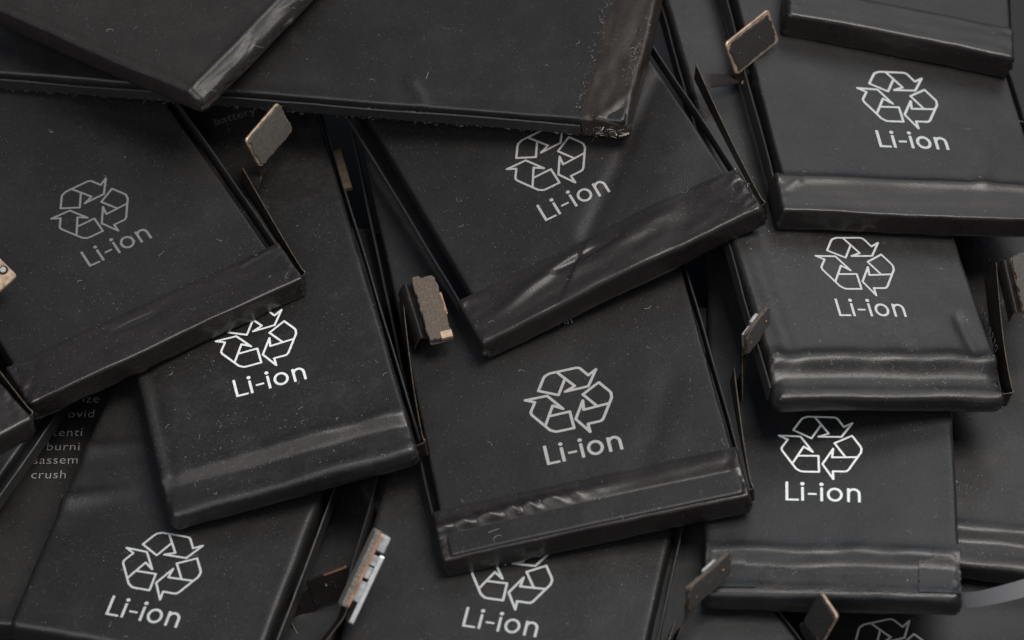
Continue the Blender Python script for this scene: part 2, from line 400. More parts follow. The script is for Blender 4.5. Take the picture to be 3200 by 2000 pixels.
EA, EB = (-0.5, -12.0), (15.6, 3.5)      # fold across the tilted battery's face
def make_battery(k):
    p = PO[k]; sp = SPEC[k]
    x, y, z, rz, tx, ty, sc, xl, w, yf, T = p
    R = rotm(rz, tx, ty); L_ = LEN[k]
    if k == 'B':                                    # lies crosswise: its front end points right
        R = R @ Matrix.Rotation(math.radians(90), 3, 'Z')
        xl_, xr_ = yf, yf+L_; yf_ = -(xl+w); L_ = w+16
        xl, w, yf = xl_, xr_-xl_, yf_
    xr = xl+w; seed = ord(k)-64
    cx, cy = (xl+xr)/2, yf+L_/2
    base = Vector((x, y, z))+R @ Vector((cx, cy, -T))
    e = bpy.data.objects.new('battery', None); COL.objects.link(e); e.empty_display_size = 0.005
    e.matrix_world = Matrix.Translation(base*MM) @ R.to_4x4()
    e['label'] = sp['label']; e['category'] = 'battery'; e['group'] = 'phone batteries in the pile'
    off = Vector((cx, cy, -T))
    ROOT[k] = e; MAT3[k] = (Vector((x, y, z)), R); BOX[k] = (xl, xr, yf, yf+L_, T)
    def part(name, V, F, mat, parent=None, **kw):
        return obj(name, [(v[0]-off.x, v[1]-off.y, v[2]-off.z) for v in V], F, mat, parent or e, **kw)
    style = sp['style']; tw = sp.get('tw', 0)
    # ---- top face height
    def ripple(px, py):
        return 0.15*n2(px, py, 0.055, seed)+0.055*n2(px, py, 0.13, seed+2)+0.028*n2(px, py, 0.3, seed+3)
    def puff(px, u):
        a = sstep(0, 7, px-xl-sp['il'])*sstep(0, 7, xr-sp['ir']-px)
        return 0.10*a
    def creases(px, u):
        z_ = 0
        if k == 'N':     # two creases running in from the left side
            for (a, b, am) in (((xl-1, 24), (xl+8, 26.5), 0.55), ((xl-1, 16.5), (xl+8.5, 20.3), 0.8)):
                d, t, sd = seg_d(px, u, a, b); z_ += am*math.exp(-(d/(0.5 if sd < 0 else 1.3))**2)*(1-t)
        if k == 'E':     # long dent fold on the right of the face
            d, t, sd = seg_d(px, u, (EA[0], EA[1]-yf), (EB[0], EB[1]-yf)); q = math.copysign(d, sd)
            if q > 0: z_ += 0.085*(math.sqrt(q*q+0.36)-0.6)*sstep(10, 3, q)
            z_ -= 0.26*math.exp(-((q+0.3)/1.0)**2)
        if k == 'H':
            d, t, sd = seg_d(px, u, (7.0, 5.6), (10.0, 11.5)); z_ += 0.20*math.exp(-(d/1.1)**2)*(1-t)
        if k == 'F':
            d, t, sd = seg_d(px, u, (5.5, 6), (11, 17)); z_ -= 0.10*math.exp(-(d/1.6)**2)
        if k == 'D':
            d, t, sd = seg_d(px, u, (xl+1.6, 5), (xl+1.9, 24)); z_ -= 0.25*math.exp(-(d/0.55)**2)
        if k == 'I':
            d, t, sd = seg_d(px, u, (xl+2.8, 5.5), (xl+2.0, 22)); z_ -= 0.22*math.exp(-(d/1.0)**2)
            d, t, sd = seg_d(px, u, (xr-2.6, 6), (xr-3.2, 11)); z_ -= 0.28*math.exp(-(d/0.7)**2)
        if k == 'A':
            d = xr+0.7-px
            if d < 2.6:
                z_ += 0.20*math.exp(-((d-1.75)/0.35)**2)-0.62*max(0, 1.7-d)
                for ph, c0, am, fr, wd in ((0.0, 0.55, 0.42, 0.55, 0.17), (2.3, 1.05, 0.40, 0.43, 0.15), (4.1, 0.8, 0.5, 0.27, 0.20)):
                    c_ = c0+am*math.sin(u*fr+ph+1.5*n2(u, ph, 0.2, 4)); z_ += 0.13*math.exp(-((d-c_)/wd)**2)*sstep(1.8, 1.4, d)*(0.55+0.9*n2(u, ph, 0.3, 6))
            d = u
            z_ += -0.20*math.exp(-((u-0.9)/0.35)**2)
        if k == 'B':
            d, t, sd = seg_d(px, u, (xl+1.6, 6), (xl+1.8, 60)); z_ -= 0.16*math.exp(-(d/0.9)**2)
            d, t, sd = seg_d(px, u, (xl+0.9, 23.5), (xl+3.5, 25.5)); z_ += 0.28*math.exp(-(d/0.5)**2)
        return z_
    def front(px, u):
        if style == 'ridge':
            wob = 0.35*n2(px, 0, 0.16, seed+1)
            h = tw+wob; am = 0.20+0.16*n2(px, 3, 0.3, seed+2)
            if k == 'I': am += 0.22
            z_ = am*math.exp(-((u-h-0.8)/(0.75 if k != 'I' else 1.0))**2)
            lo = -0.62 if k != 'I' else -0.78
            z_ += lo*(1-sstep(h-1.1 if k != 'I' else h-1.7, h+0.5, u))
            e_ = min(px-xl, xr-px); z_ -= math.exp(-(e_/0.9)**2)*(1-sstep(tw-0.5, tw+2.2, u))*(0.22+0.5*n2(px*1.1, u, 1.0, seed+43))
            roll = 0.20+0.14*n2(px, 8, 0.2, seed+4)
            z_ += roll*math.exp(-((u-1.0)/0.8)**2)
            return z_
        if style == 'slope':
            z_ = 0.20*math.exp(-((u-tw+0.6)/0.7)**2)-0.36*(1-sstep(0.2, tw, u))
            return z_
        return 0
    def zt(px, py):
        u = py-yf
        return ripple(px, py)+puff(px, u)+creases(px, u)+front(px, u)
    ZT[k] = zt
    r = sp['r']
    taped = style in ('tape', 'slope')
    u_in = 0.25 if taped else 0.0
    bx0, bx1 = xl+sp['il'], xr-sp['ir']
    def wall(px, py, z_, t, nn):
        b = 0.10*math.sin(math.pi*t)+0.10*n2(px+py, z_*3, 0.35, seed+5)*math.sin(math.pi*min(1, t))
        near = math.exp(-((min(px-xl, xr-px))/1.2)**2)*math.exp(-((py-yf)/1.2)**2)
        b += near*0.35*n2(px*2+py*2, z_*4, 0.9, seed+6)
        if k == 'A' and nn[0] > 0.6:      # crumpled side
            b += (0.75*abs(n2(py*0.42, z_*1.3+py*0.35, 1.0, 4))-0.28+0.35*abs(n2(py*1.1, z_*1.5, 1.0, 9)))*math.sin(math.pi*t)
        return b
    def sag(v):                       # nothing here is ruler-straight: the rim wanders a little
        q = v[1]-yf
        f = math.exp(-max(0, q)/2.5) if not taped else 0
        v[1] += f*(0.22*n2(v[0], 1, 0.11, seed+21)+0.10*n2(v[0], v[2], 0.45, seed+22))
        e_ = min(v[0]-xl, xr-v[0]); g = math.exp(-max(0, e_)/2.0)
        v[0] += g*(0.20*n2(v[1], 2, 0.07, seed+23)+0.07*n2(v[1], v[2], 0.35, seed+24))
        if v[2] < -T*0.6: v[2] += f*0.25*n2(v[0], 5, 0.12, seed+25)
    dx = 0.45 if k != 'A' else 0.25
    xs = spaced(bx0, bx1, r, dx)
    us = [yf+u_in+q for q in spaced(0, L_-u_in, r, 0.65 if k != 'A' else 0.3, (9.5, 0.17) if style != 'plain' else (3, 0.3))]
    V, F = slab(xs, us, zt, -T, r, 0.55 if taped else 0.9, wall, edge=sag)
    pouch = part('pouch', V, F, M[sp['film']])
    # ---- end tape
    if taped:
        def ztt(px, py):
            u = py-yf; z_ = zt(px, py)+0.07
            if k == 'E':
                f1, t1, s1 = seg_d(px, u, (xl+2.2, 2.6), (xl+17, 6.0)); z_ += 0.34*math.exp(-(f1/0.75)**2)*math.sin(math.pi*min(1, t1*0.9+0.1))
                f2, t2, s2 = seg_d(px, u, (xl+10, 3.2), (xl+27, 4.8)); z_ += 0.24*math.exp(-(f2/0.9)**2)*math.sin(math.pi*t2)
                f3, t3, s3 = seg_d(px, u, (xl+11, 4.4), (xl+19, 4.7)); z_ -= 0.22*math.exp(-(f3/0.45)**2)
                z_ += 0.10*n2(px*0.3, u, 0.8, 31)
            elif k == 'F':
                mid = 3.7+0.05*(px-xl)
                am = 0.5*(1-sstep(8, 22, px-xl))+0.12
                tw_ = 0.30*math.sin((px-xl)*2.6+2.2*(u-mid)+2*n2(px, 0, 0.3, 8))*(1-sstep(12, 19, px-xl))*sstep(0.5, 3, px-xl)
                z_ += (am+tw_*0.8)*math.exp(-((u-mid)/0.75)**2)
                z_ -= 0.32*(1-sstep(2.6, 3.6, u))
            elif k == 'C':
                f1, t1, s1 = seg_d(px, u, (xl+11.5, 4.2), (xl+18.0, 4.1)); z_ -= 0.16*math.exp(-(f1/0.35)**2)*math.sin(math.pi*t1)
                f1, t1, s1 = seg_d(px, u, (xl+1.2, 5.0), (xl+2.4, 4.6)); z_ -= 0.2*math.exp(-(f1/0.4)**2)
                f1, t1, s1 = seg_d(px, u, (xr-5.2, 5.2), (xr-1.2, 5.6)); z_ += 0.08*math.exp(-(f1/0.3)**2)
                z_ += 0.05*n2(px*0.25, u, 0.7, 33)
            elif k == 'B':
                f1, t1, s1 = seg_d(px, u, (xl+0.3, 3.2), (xl+4.5, 0.3)); z_ += 0.14*math.exp(-(f1/0.6)**2)
                z_ -= 0.7*math.exp(-(((px-xl)/1.3)**2+((u)/1.5)**2))
                z_ += 0.12*n2(px*0.5, u, 0.7, 35)
            elif k == 'H':
                f1, t1, s1 = seg_d(px, u, (xl+0.3, 3.0), (xl+2.4, 4.2)); z_ += 0.14*math.exp(-(f1/0.5)**2)
                z_ += 0.08*n2(px*0.12, u, 0.8, 36)
            else:
                z_ += 0.05*n2(px*0.3, u, 0.7, 37)
            e_ = min(px-xl, xr-px); am = {'E': 0.42, 'F': 0.22}.get(k, 0.16) if xr-px < 3 else 0.16
            z_ += am*math.exp(-(e_/1.3)**2)*(n2(px*0.9, u*0.9, 1.0, seed+41)+0.6*abs(n2(px*1.6, u*1.4, 1.0, seed+42))-0.25)
            z_ -= 0.055*sstep(tw-0.5, tw-0.05, u)
            return z_
        def edge(v):
            d = v[1]-(yf+tw)
            f = math.exp(-max(0, v[1]-yf)/2.0); v[1] += f*(0.16*n2(v[0], 1, 0.12, seed+21)+0.07*n2(v[0], v[2], 0.5, seed+22))
            if v[2] < -T*0.6: v[2] += f*0.22*n2(v[0], 5, 0.14, seed+25)
            if d > -0.25: v[1] += 0.10*n2(v[0], 0, 1.3, seed+7)+0.07*n2(v[0], 0, 5.0, seed+8)
        def twall(px, py, z_, t, nn):
            b = 0.05*math.sin(math.pi*t)
            near = math.exp(-((min(px-xl, xr-px))/0.9)**2)*math.exp(-((py-yf)/1.0)**2)
            b += near*(0.85 if k in 'EB' else 0.6)*n2(px*2+py*2, z_*3, 1.1, seed+9)*math.sin(math.pi*t)
            b += 0.06*n2(px*0.4, z_*2, 1.0, seed+10)
            return b
        rr = 0.36 if k in 'CFH' else 0.5
        xs = spaced(xl-0.03, xr+0.03, rr, 0.28)
        th = [rr*(1-math.sin(math.radians(t))) for t in (90, 72, 54, 38, 24, 12, 0)]
        us = [yf-0.05+q for q in th]
        n = int((tw-rr)/0.15)
        us += [us[-1]+(yf+tw-us[-1])*i/n for i in range(1, n)]+[yf+tw-0.02, yf+tw]
        x0, x1 = xs[0], xs[-1]
        def ztr(px, py):     # front rim rounding is wider than the cut edge at the back
            return ztt(px, py)
        V, F = slab_tape(xs, us, ztr, -T-0.04, rr, 0.5, twall, edge)
        tp = part('end_tape', V, F, M[sp['tape']])
    # ---- folded pouch seams standing along the sides
    for s in sp['seams']:
        sgn = -1 if s == 'l' else 1
        xb = bx0 if s == 'l' else bx1
        xo = xl if s == 'l' else xr
        gap = abs(xo-xb)
        us = np.arange((tw if taped else 1.6), L_-1, 0.8); V = []; F = []
        th = 0.2; hi = (-0.35 if k == 'E' and s == 'l' else -0.6) if gap > 0.7 else -0.8
        for i, u in enumerate(us):
            py = yf+u
            g = gap*0.72+0.16*n2(0, u, 0.09, seed+11)+(0.5*sstep(10, 45, u) if (k == 'E' and s == 'l') else 0)
            tz = hi+0.22*n2(0, u, 0.12, seed+12)+0.06*n2(0, u, 0.9, seed+13)
            a = xb+sgn*max(0.14, g); lean = 0.15*sgn
            for (ax, az) in ((a, -T+0.3), (a+lean, tz), (a+lean+sgn*0.06, tz+0.07), (a+lean+sgn*th, tz), (a+sgn*th, -T+0.3)):
                V.append((ax, py, az))
            if i:
                o_ = (i-1)*5
                for q in range(5):
                    f = (o_+q, o_+(q+1) % 5, o_+5+(q+1) % 5, o_+5+q)
                    F.append(f if sgn < 0 else tuple(reversed(f)))
        F.append((0, 1, 2, 3, 4)); m_ = len(V)-5; F.append((m_+4, m_+3, m_+2, m_+1, m_))
        part('side_seam', V, F, M['seam'], smooth=False)
    # ---- print
    if 'ink' in sp:
        mk = ink(sp['ink'], (0.95, 1.0, 1.0) if sp['ink'] > 0.45 else (1, 1, 0.98))
        (Vs, Fs), (Vl, Fl) = marks({'F': 0.30, 'H': 0.27, 'M': 0.27}.get(k, 0.24), 0.34 if k in 'FH' else 0.29)
        for nm, (vv, ff) in (('recycling_symbol', (Vs, Fs)), ('li_ion_lettering', (Vl, Fl))):
            part(nm, [(a*sc, b*sc, zt(a*sc, b*sc)+0.03) for a, b in vv], ff, mk, pouch if False else None)
    return part

def slab_tape(xs, us, zt, zb, r, rc, wall, edge):
    """like slab but the far edge (last row) is a thin cut edge, not rounded"""
    x0, x1, u0, u1 = xs[0], xs[-1], us[0], us[-1]
    nx, nu = len(xs), len(us); V = []
    for u in us:
        for x in xs:
            px, pu = x, u
            dx = min(x-x0, x1-x); du = u-u0; d = min(dx, du)
            if dx < rc and du < rc:
                vx, vu = 1-dx/rc, 1-du/rc; m = max(vx, vu); l = math.hypot(vx, vu) or 1
                k = m/l; d = rc*(1-m)
                px = (x0+rc-rc*vx*k) if x-x0 < x1-x else (x1-rc+rc*vx*k); pu = u0+rc-rc*vu*k
            drop = 0 if d >= r else r-math.sqrt(max(0, r*r-(r-d)**2))
            V.append([px, pu, zt(px, pu)-drop])
    F = [(j*nx+i, j*nx+i+1, (j+1)*nx+i+1, (j+1)*nx+i) for j in range(nu-1) for i in range(nx-1)]
    ring = [i for i in range(nx)]+[j*nx+nx-1 for j in range(1, nu)]+[(nu-1)*nx+i for i in range(nx-2, -1, -1)]+[j*nx for j in range(nu-2, 0, -1)]
    n = len(ring); prev = ring; nor = []
    for k in range(n):
        a, b = V[ring[k-1]], V[ring[(k+1) % n]]; t = (b[0]-a[0], b[1]-a[1]); l = math.hypot(*t) or 1
        nor.append((t[1]/l, -t[0]/l))
    top = [V[i][2] for i in ring]
    for s in range(1, 9):
        t = s/8; cur = []
        for k in range(n):
            p = V[ring[k]]; z = top[k]+(zb-top[k])*t
            w = wall(p[0], p[1], z, t, nor[k]) if nor[k][1] < 0.5 else 0
            V.append([p[0]+nor[k][0]*w, p[1]+nor[k][1]*w, z]); cur.append(len(V)-1)
        F += [(prev[k], cur[k], cur[(k+1) % n], prev[(k+1) % n]) for k in range(n)]
        prev = cur
    F.append(tuple(reversed(prev)))
    for v in V: edge(v)
    return V, F

PART = {}
for k in 'PUQLKVNMJIFDHGECBAO':
    PART[k] = make_battery(k)

def to_world(k, p):
    o, R = MAT3[k]; return o+R @ Vector(p)
def to_local(k, p):
    o, R = MAT3[k]; return R.transposed() @ (Vector(p)-o)

# ------------------------------------------------------------------ flex ribbons and connectors
def ribbon(k, secs, name='flex_ribbon', th=0.10, sub=16, mat='ribbon', parent=None):
    """secs: (centre, half-width vector) in world mm; smooth strip with thickness and a paler cut edge"""
    C = [Vector(s[0]) for s in secs]; H = [Vector(s[1]) for s in secs]
    def cr(P, i, t):
        p0, p1, p2, p3 = P[max(0, i-1)], P[i], P[i+1], P[min(len(P)-1, i+2)]
        return 0.5*((2*p1)+(p2-p0)*t+(2*p0-5*p1+4*p2-p3)*t*t+(3*p1-p0-3*p2+p3)*t**3)
    cs = []; hs = []
    for i in range(len(C)-1):
        for j in range(sub): cs.append(cr(C, i, j/sub)); hs.append(cr(H, i, j/sub))
    cs.append(C[-1]); hs.append(H[-1])
    V = []; F = []; FM = []
    for i, (c, h) in enumerate(zip(cs, hs)):
        t = (cs[min(i+1, len(cs)-1)]-cs[max(i-1, 0)]).normalized(); n = t.cross(h).normalized()*th/2
        for q in (c-h-n, c+h-n, c+h+n, c-h+n): V.append(to_local(k, q))
        if i:
            o = (i-1)*4
            for q in range(4):
                F.append((o+q, o+4+q, o+4+(q+1) % 4, o+(q+1) % 4)); FM.append(1 if q in (1, 3) else 0)
    F.append((0, 1, 2, 3)); FM.append(1); m = len(V)-4; F.append((m+3, m+2, m+1, m)); FM.append(1)
    me = PART[k](name, V, F, None, parent, smooth=False, mats=[M[mat], M['ribbon_edge']], fmat=FM)
    return me

def plate(k, name, P, u, v, n, lu, lv, t0, t1, rc, mat, parent=None, jit=0.0, inset=0.0, seed=1, mats=None):
    """rounded rectangular plate spanned by unit vectors u,v, from height t0 to t1 along n; ragged when jit>0"""
    pts = []
    for (cx, cy, a0) in ((lu-inset-rc, lv-inset-rc, 0), (inset+rc, lv-inset-rc, 90), (inset+rc, inset+rc, 180), (lu-inset-rc, inset+rc, 270)):
        for a in range(0, 91, 18): pts.append((cx+rc*math.cos(math.radians(a0+a)), cy+rc*math.sin(math.radians(a0+a))))
    dense = []
    for i, a in enumerate(pts):
        b = pts[(i+1) % len(pts)]; d = math.hypot(b[0]-a[0], b[1]-a[1]); m = max(1, int(d/0.22)) if jit else 1
        for q in range(m): dense.append((a[0]+(b[0]-a[0])*q/m, a[1]+(b[1]-a[1])*q/m))
    cx, cy = lu/2, lv/2; V = []
    if jit:
        dense = [(a+(a-cx)/max(lu, lv)*jit*2*(n2(a, b, 1.1, seed)+0.6*n2(a, b, 3.7, seed+1)), b+(b-cy)/max(lv, .1)*jit*(n2(a, b, 1.3, seed+2)+0.6*n2(a, b, 4.1, seed+3))) for a, b in dense]
    m = len(dense); br = min(0.08, (t1-t0)*0.4)
    for (sc_, t) in ((1, t0), (1, t1-br), (1-br/max(lv, 1)*1.2, t1)):
        for a, b in dense: V.append(to_local(k, P+u*(cx+(a-cx)*sc_)+v*(cy+(b-cy)*sc_)+n*t))
    F = []
    for l in range(2): F += [(l*m+i, l*m+(i+1) % m, (l+1)*m+(i+1) % m, (l+1)*m+i) for i in range(m)]
    F.append(tuple(range(m-1, -1, -1)))
    if jit:   # lumpy top
        c0 = len(V); V.append(to_local(k, P+u*cx+v*cy+n*(t1+0.03)))
        F += [(2*m+i, 2*m+(i+1) % m, c0) for i in range(m)]
    else: F.append(tuple(range(2*m, 3*m)))
    return PART[k](name, V, F, M[mat], parent, smooth=False)

def parented(o, p):     # sub-part: same frame as its part (the part itself sits at the battery's origin)
    o.parent = p

def connector(k, foam, flip=False, comps=2, foam_inset=0.2, jit=0.25, body='gold', foam_t=0.28):
    P, U, Vv = (Vector(q) for q in CON[k]); lu, lv = U.length, Vv.length
    u = U.normalized(); v = (Vv-u*Vv.dot(u)).normalized(); n = u.cross(v)
    if flip: n = -n
    b = plate(k, 'connector', P, u, v, n, lu, lv, -0.14, 0.14, 0.42, body)
    if foam:
        f = plate(k, 'foam_pad', P, u, v, n, lu, lv, 0.141, 0.14+foam_t, 0.35, foam, None, jit, foam_inset, seed=ord(k)); parented(f, b)
    for i in range(comps):
        a0 = lu*(0.10+0.80*i/max(1, comps)); l = lu*0.80/max(1, comps)*0.72
        c = plate(k, 'component', P+u*a0+v*lv*0.18-n*0.141, u, v, -n, l, lv*0.6, 0, 0.55+0.25*(i % 2), 0.1, ('silver', 'chip')[i % 2]); parented(c, b)
    return b, P, u, v, n, lu, lv

def side_secs(k, y_to, out, hw=1.15, n=5):
    """ribbon leaving the front right corner and running back along the right side, leaning out"""
    xl, xr, y0, y1, T = BOX[k]; R = MAT3[k][1]; z = R @ Vector((0, 0, 1)); S_ = []
    S_.append((to_world(k, (xr-0.5, y0+0.9, -1.7)), z*hw*0.8))
    S_.append((to_world(k, (xr+0.55, y0+0.95, -1.55)), z*hw*0.9))
    for i in range(n):
        t = i/(n-1)
        yy = y0+1.9+(y_to-y0-1.9)*t
        S_.append((to_world(k, (xr+0.5+(out-0.5)*t**1.3, yy, -1.45+0.5*t)), (z+R @ Vector((0.25*t, 0, 0)))*hw))
    return S_

for k, foam, comps, fi in (('E', 'foam_dark', 2, 0.42), ('C', 'foam_grey', 2, 0.2), ('F', 'foam_grey', 2, 0.16), ('M', 'foam_grey', 2, 0.16)):
    b, P, u, v, n, lu, lv = connector(k, foam, comps=comps, foam_inset=fi, jit=0.45, foam_t=0.22 if k in 'EC' else 0.12, body='gold' if k in 'EC' else 'board')
    mid = P+v*lv*0.45; loc = to_local(k, mid)
    xl, xr, y0, y1, T = BOX[k]
    out = max(0.9, min(2.4, loc.x-xr-1.6))
    ribbon(k, side_secs(k, loc.y+0.5, out))
    R = MAT3[k][1]
    ribbon(k, [(to_world(k, (xr+out+0.15, loc.y-1.2, -2.3)), R @ Vector((0, 1.1, 0))), (to_world(k, (xr+out+0.5, loc.y-1.0, -1.4)), R @ Vector((0, 1.1, 0.1))),
               (P-v*1.1+u*0.75-n*0.25, u*1.0), (P+v*0.3+u*0.8-n*0.2, u*0.95), (P+v*1.2+u*0.8-n*0.2, u*0.9)], 'ribbon_tab')
    if k == 'E':
        c = plate(k, 'solder_contact', P-v*1.7+u*0.5, u, v, n, 0.7, 0.45, -0.2, 0.0, 0.2, 'gold')
    if k in 'FM':
        c = plate(k, 'rivet', P+u*lu*0.78+v*lv*0.45, u, v, n, 0.36, 0.36, 0.14, 0.34, 0.17, 'copper'); parented(c, b)
        c = plate(k, 'rivet', P+u*lu*0.16+v*lv*0.35, u, v, n, 0.28, 0.28, 0.14, 0.32, 0.13, 'copper'); parented(c, b)

for k in 'DI':
    b, P, u, v, n, lu, lv = connector(k, 'foam' if k == 'D' else 'foam_grey', comps=0, foam_inset=0.10, jit=0.45, body='ribbon' if k == 'D' else 'copper', foam_t=0.55)
    xl, xr, y0, y1, T = BOX[k]
    loc0 = to_local(k, P); loc1 = to_local(k, P+u*lu)
    S_ = side_secs(k, loc0.y+0.5, max(0.9, loc0.x-xr-1.3), 1.25)
    ribbon(k, S_)
    mid = P+u*lu*0.46; hu = u*lu*0.42
    ax = min(loc0.x-0.4, xr+0.8)
    ymid = (loc0.y+loc1.y)/2
    ribbon(k, [(mid-v*1.5-n*1.5, hu*1.0), (mid-v*1.15-n*0.35, hu*1.0), (mid-v*0.7+n*0.22, hu), (mid-v*0.2-n*0.1, hu*0.97), (mid+v*0.2-n*0.19, hu*0.95)], 'ribbon_tab')
    if k == 'D':
        c = plate(k, 'copper_land', P+u*lu*0.28+v*lv*0.93, u, v, n, lu*0.34, lv*0.13, 0.14, 0.40, 0.06, 'copper'); parented(c, b)
        c = plate(k, 'copper_land', P+u*lu*0.88+v*lv*0.50, u, v, n, lu*0.11, lv*0.48, 0.3, 0.72, 0.1, 'gold'); parented(c, b)
    else:
        V, F = text_mesh('820-3230', 1.5, 1.1)
        # printed along the outside of the ribbon
        R = MAT3[k][1]
        z0 = -2.25
        pts = []
        for a, c_ in V:
            pts.append((xr+0.72+0.03*a, y0+3.0+11-a, -2.0+c_))
        PART[k]('printed_text', pts, [tuple(reversed(f)) for f in F], ink(0.40), smooth=False)

# upright connector seen on edge, bottom left
k = 'N'
b, P, u, v, n, lu, lv = connector(k, 'foam_pale', flip=True, comps=0, foam_inset=0.05, jit=0.25, body='copper', foam_t=0.55)
for i, (a0, l, h, m_) in enumerate(((0.06, 0.26, 0.75, 'chip'), (0.36, 0.15, 0.65, 'chip'), (0.53, 0.13, 0.70, 'chip'), (0.72, 0.20, 0.95, 'chip'))):
    c = plate(k, 'component', P+u*lu*(a0+0.06)+v*lv*0.08-n*0.141, u, v, -n, lu*l, lv*0.8, 0, h, 0.1, m_); parented(c, b)
for a0 in (0.36, 0.70):
    c = plate(k, 'solder_contact', P+u*lu*a0-v*0.02-n*0.5, u, v, -n, 0.32, 0.4, 0, 0.35, 0.1, 'copper'); parented(c, b)
c = plate(k, 'shield', P-u*1.3-v*0.25-n*0.85, u, v, -n, lu*0.90, lv*0.9, 0, 0.55, 0.25, 'silver'); parented(c, b)
xl, xr, y0, y1, T = BOX[k]
R = MAT3[k][1]
ribbon(k, [(to_world(k, (xr-0.4, y0+1, -1.6)), R @ Vector((0, 0, 1.1))), (to_world(k, (xr+0.8, y0+1.4, -1.4)), R @ Vector((0, 0, 1.2))),
           (P+v*lv*0.5-u*5.2-Vector((2.0, 1.0, 0)), v*lv*0.3), (P+v*lv*0.5-u*1.6, v*lv*0.42), (P+v*lv*0.5+u*0.4, v*lv*0.45)])

k = 'V'
b, P, u, v, n, lu, lv = connector(k, 'foam_dark', flip=True, comps=2, foam_inset=0.12, jit=0.4)
xl, xr, y0, y1, T = BOX[k]; R = MAT3[k][1]
ribbon(k, [(to_world(k, (xr-0.4, y0+1, -1.6)), R @ Vector((0, 0, 1.1))), (to_world(k, (xr+0.7, y0+1.6, -1.4)), R @ Vector((0, 0, 1.2))),
           (to_world(k, (xr+1.0, y0+8, -1.0)), R @ Vector((0.1, 0, 1.2))), (P+v*lv*0.5-u*1.4, v*lv*0.36), (P+v*lv*0.5+u*0.3, v*lv*0.42)])

k = 'O'
b, P, u, v, n, lu, lv = connector(k, None, comps=0, body='gold')
c = plate(k, 'rivet', P+u*1.05+v*0.15, u, v, n, 1.05, 1.05, 0.14, 0.24, 0.5, 'foam_dark'); parented(c, b)
c = plate(k, 'rivet', P+u*1.22+v*0.32, u, v, n, 0.71, 0.71, 0.14, 0.36, 0.34, 'silver'); parented(c, b)
xl, xr, y0, y1, T = BOX[k]
S_ = side_secs(k, to_local(k, P).y-3, 0.8)
S_.append((P+u*lu*0.7+v*lv*0.9-n*0.2, u*1.5)); S_.append((P+u*lu*0.7+v*lv*0.6-n*0.2, u*1.5))
ribbon(k, S_)

k = 'U'
b, P, u, v, n, lu, lv = connector(k, None, flip=True, comps=0, body='ribbon')
c = plate(k, 'copper_land', P+u*lu*0.42, u, v, n, lu*0.55, 0.16, -0.16, 0.17, 0.05, 'copper'); parented(c, b)
c = plate(k, 'solder_contact', P+u*1.8+v*1.1, u, v, n, 0.22, 0.3, 0.14, 0.2, 0.08, 'silver'); parented(c, b)
ribbon(k, [(to_world(k, (BOX[k][1]-0.4, BOX[k][2]+1, -1.6)), Vector((0, 0, 1.1))), (P-u*1.5+v*lv*0.8-Vector((0, 3, 2)), v*lv*0.4), (P+v*lv*0.6+u*0.6, v*lv*0.42)])

# ribbon of the torn-tape battery, bent away to the right
k = 'J'; xl, xr, y0, y1, T = BOX[k]; R = MAT3[k][1]
ribbon(k, [(to_world(k, (xr-0.8, y0+1.2, -1.7)), Vector((0, 0.25, 0.85))), (to_world(k, (xr+1.2, y0+1.2, -1.6)), Vector((0, 0.40, 0.8))),
           (to_world(k, (xr+4.0, y0+1.7, -1.2)), Vector((-0.1, 0.60, 0.65))), (to_world(k, (xr+7.5, y0+2.7, -0.8)), Vector((-0.3, 0.75, 0.45))), (to_world(k, (xr+12, y0+4.5, -0.6)), Vector((-0.3, 0.75, 0.4)))], mat='sliver')

# torn patches of tape on the front end of J
def patch(k, poly, dz, mat, th=0.09, seed=1, name='tape_scrap', jag=0.06, flat=0.0):
    xl, xr, y0, y1, T = BOX[k]; zt = ZT[k]
    xs = [p[0] for p in poly]; us = [p[1] for p in poly]
    h = 0.11; D = {}
    gx = np.arange(min(xs)-h, max(xs)+h, h); gu = np.arange(min(us)-h, max(us)+h, h)
    def inside(a, b):
        r = False; j = len(poly)-1
        for i in range(len(poly)):
            if (poly[i][1] > b) != (poly[j][1] > b) and a < (poly[j][0]-poly[i][0])*(b-poly[i][1])/(poly[j][1]-poly[i][1])+poly[i][0]: r = not r
            j = i
        return r
    ids = {}; V = []; F = []
    cells = [(i, j) for i in range(len(gx)-1) for j in range(len(gu)-1) if inside(gx[i]+h/2+jag*n2(gx[i], gu[j], 1.7, seed), gu[j]+h/2+jag*n2(gx[i], gu[j], 1.9, seed+1))]
    def vid(i, j, lay):
        if (i, j, lay) not in ids:
            a = gx[i]; c = gu[j]; ids[(i, j, lay)] = len(V)
            rim = 0.42-math.sqrt(max(0, 0.42**2-(0.42-min(0.42, max(0, c)))**2))
            rx = min(a-xl, xr-a); rim2 = 0.42-math.sqrt(max(0, 0.42**2-(0.42-min(0.42, max(0, rx)))**2))
            zz = zt(a, y0+c); zz = zz+(max(zz, 0.06)-zz)*flat
            V.append((a, y0+c, zz-rim-rim2+dz+0.015*n2(a, c, 0.5, seed+2)+(th if lay else -0.25)))
        return ids[(i, j, lay)]
    cs = set(cells)
    for (i, j) in cells:
        q = [(i, j), (i+1, j), (i+1, j+1), (i, j+1)]
        F.append(tuple(vid(a, b, 1) for a, b in q))
        for s, nb in enumerate(((i, j-1), (i+1, j), (i, j+1), (i-1, j))):
            if nb not in cs:
                a, b = q[s], q[(s+1) % 4]; F.append((vid(*a, 1), vid(*a, 0), vid(*b, 0), vid(*b, 1)))
    PART[k](name, V, F, M[mat], smooth=False)
xl, xr, y0, y1, T = BOX['J']
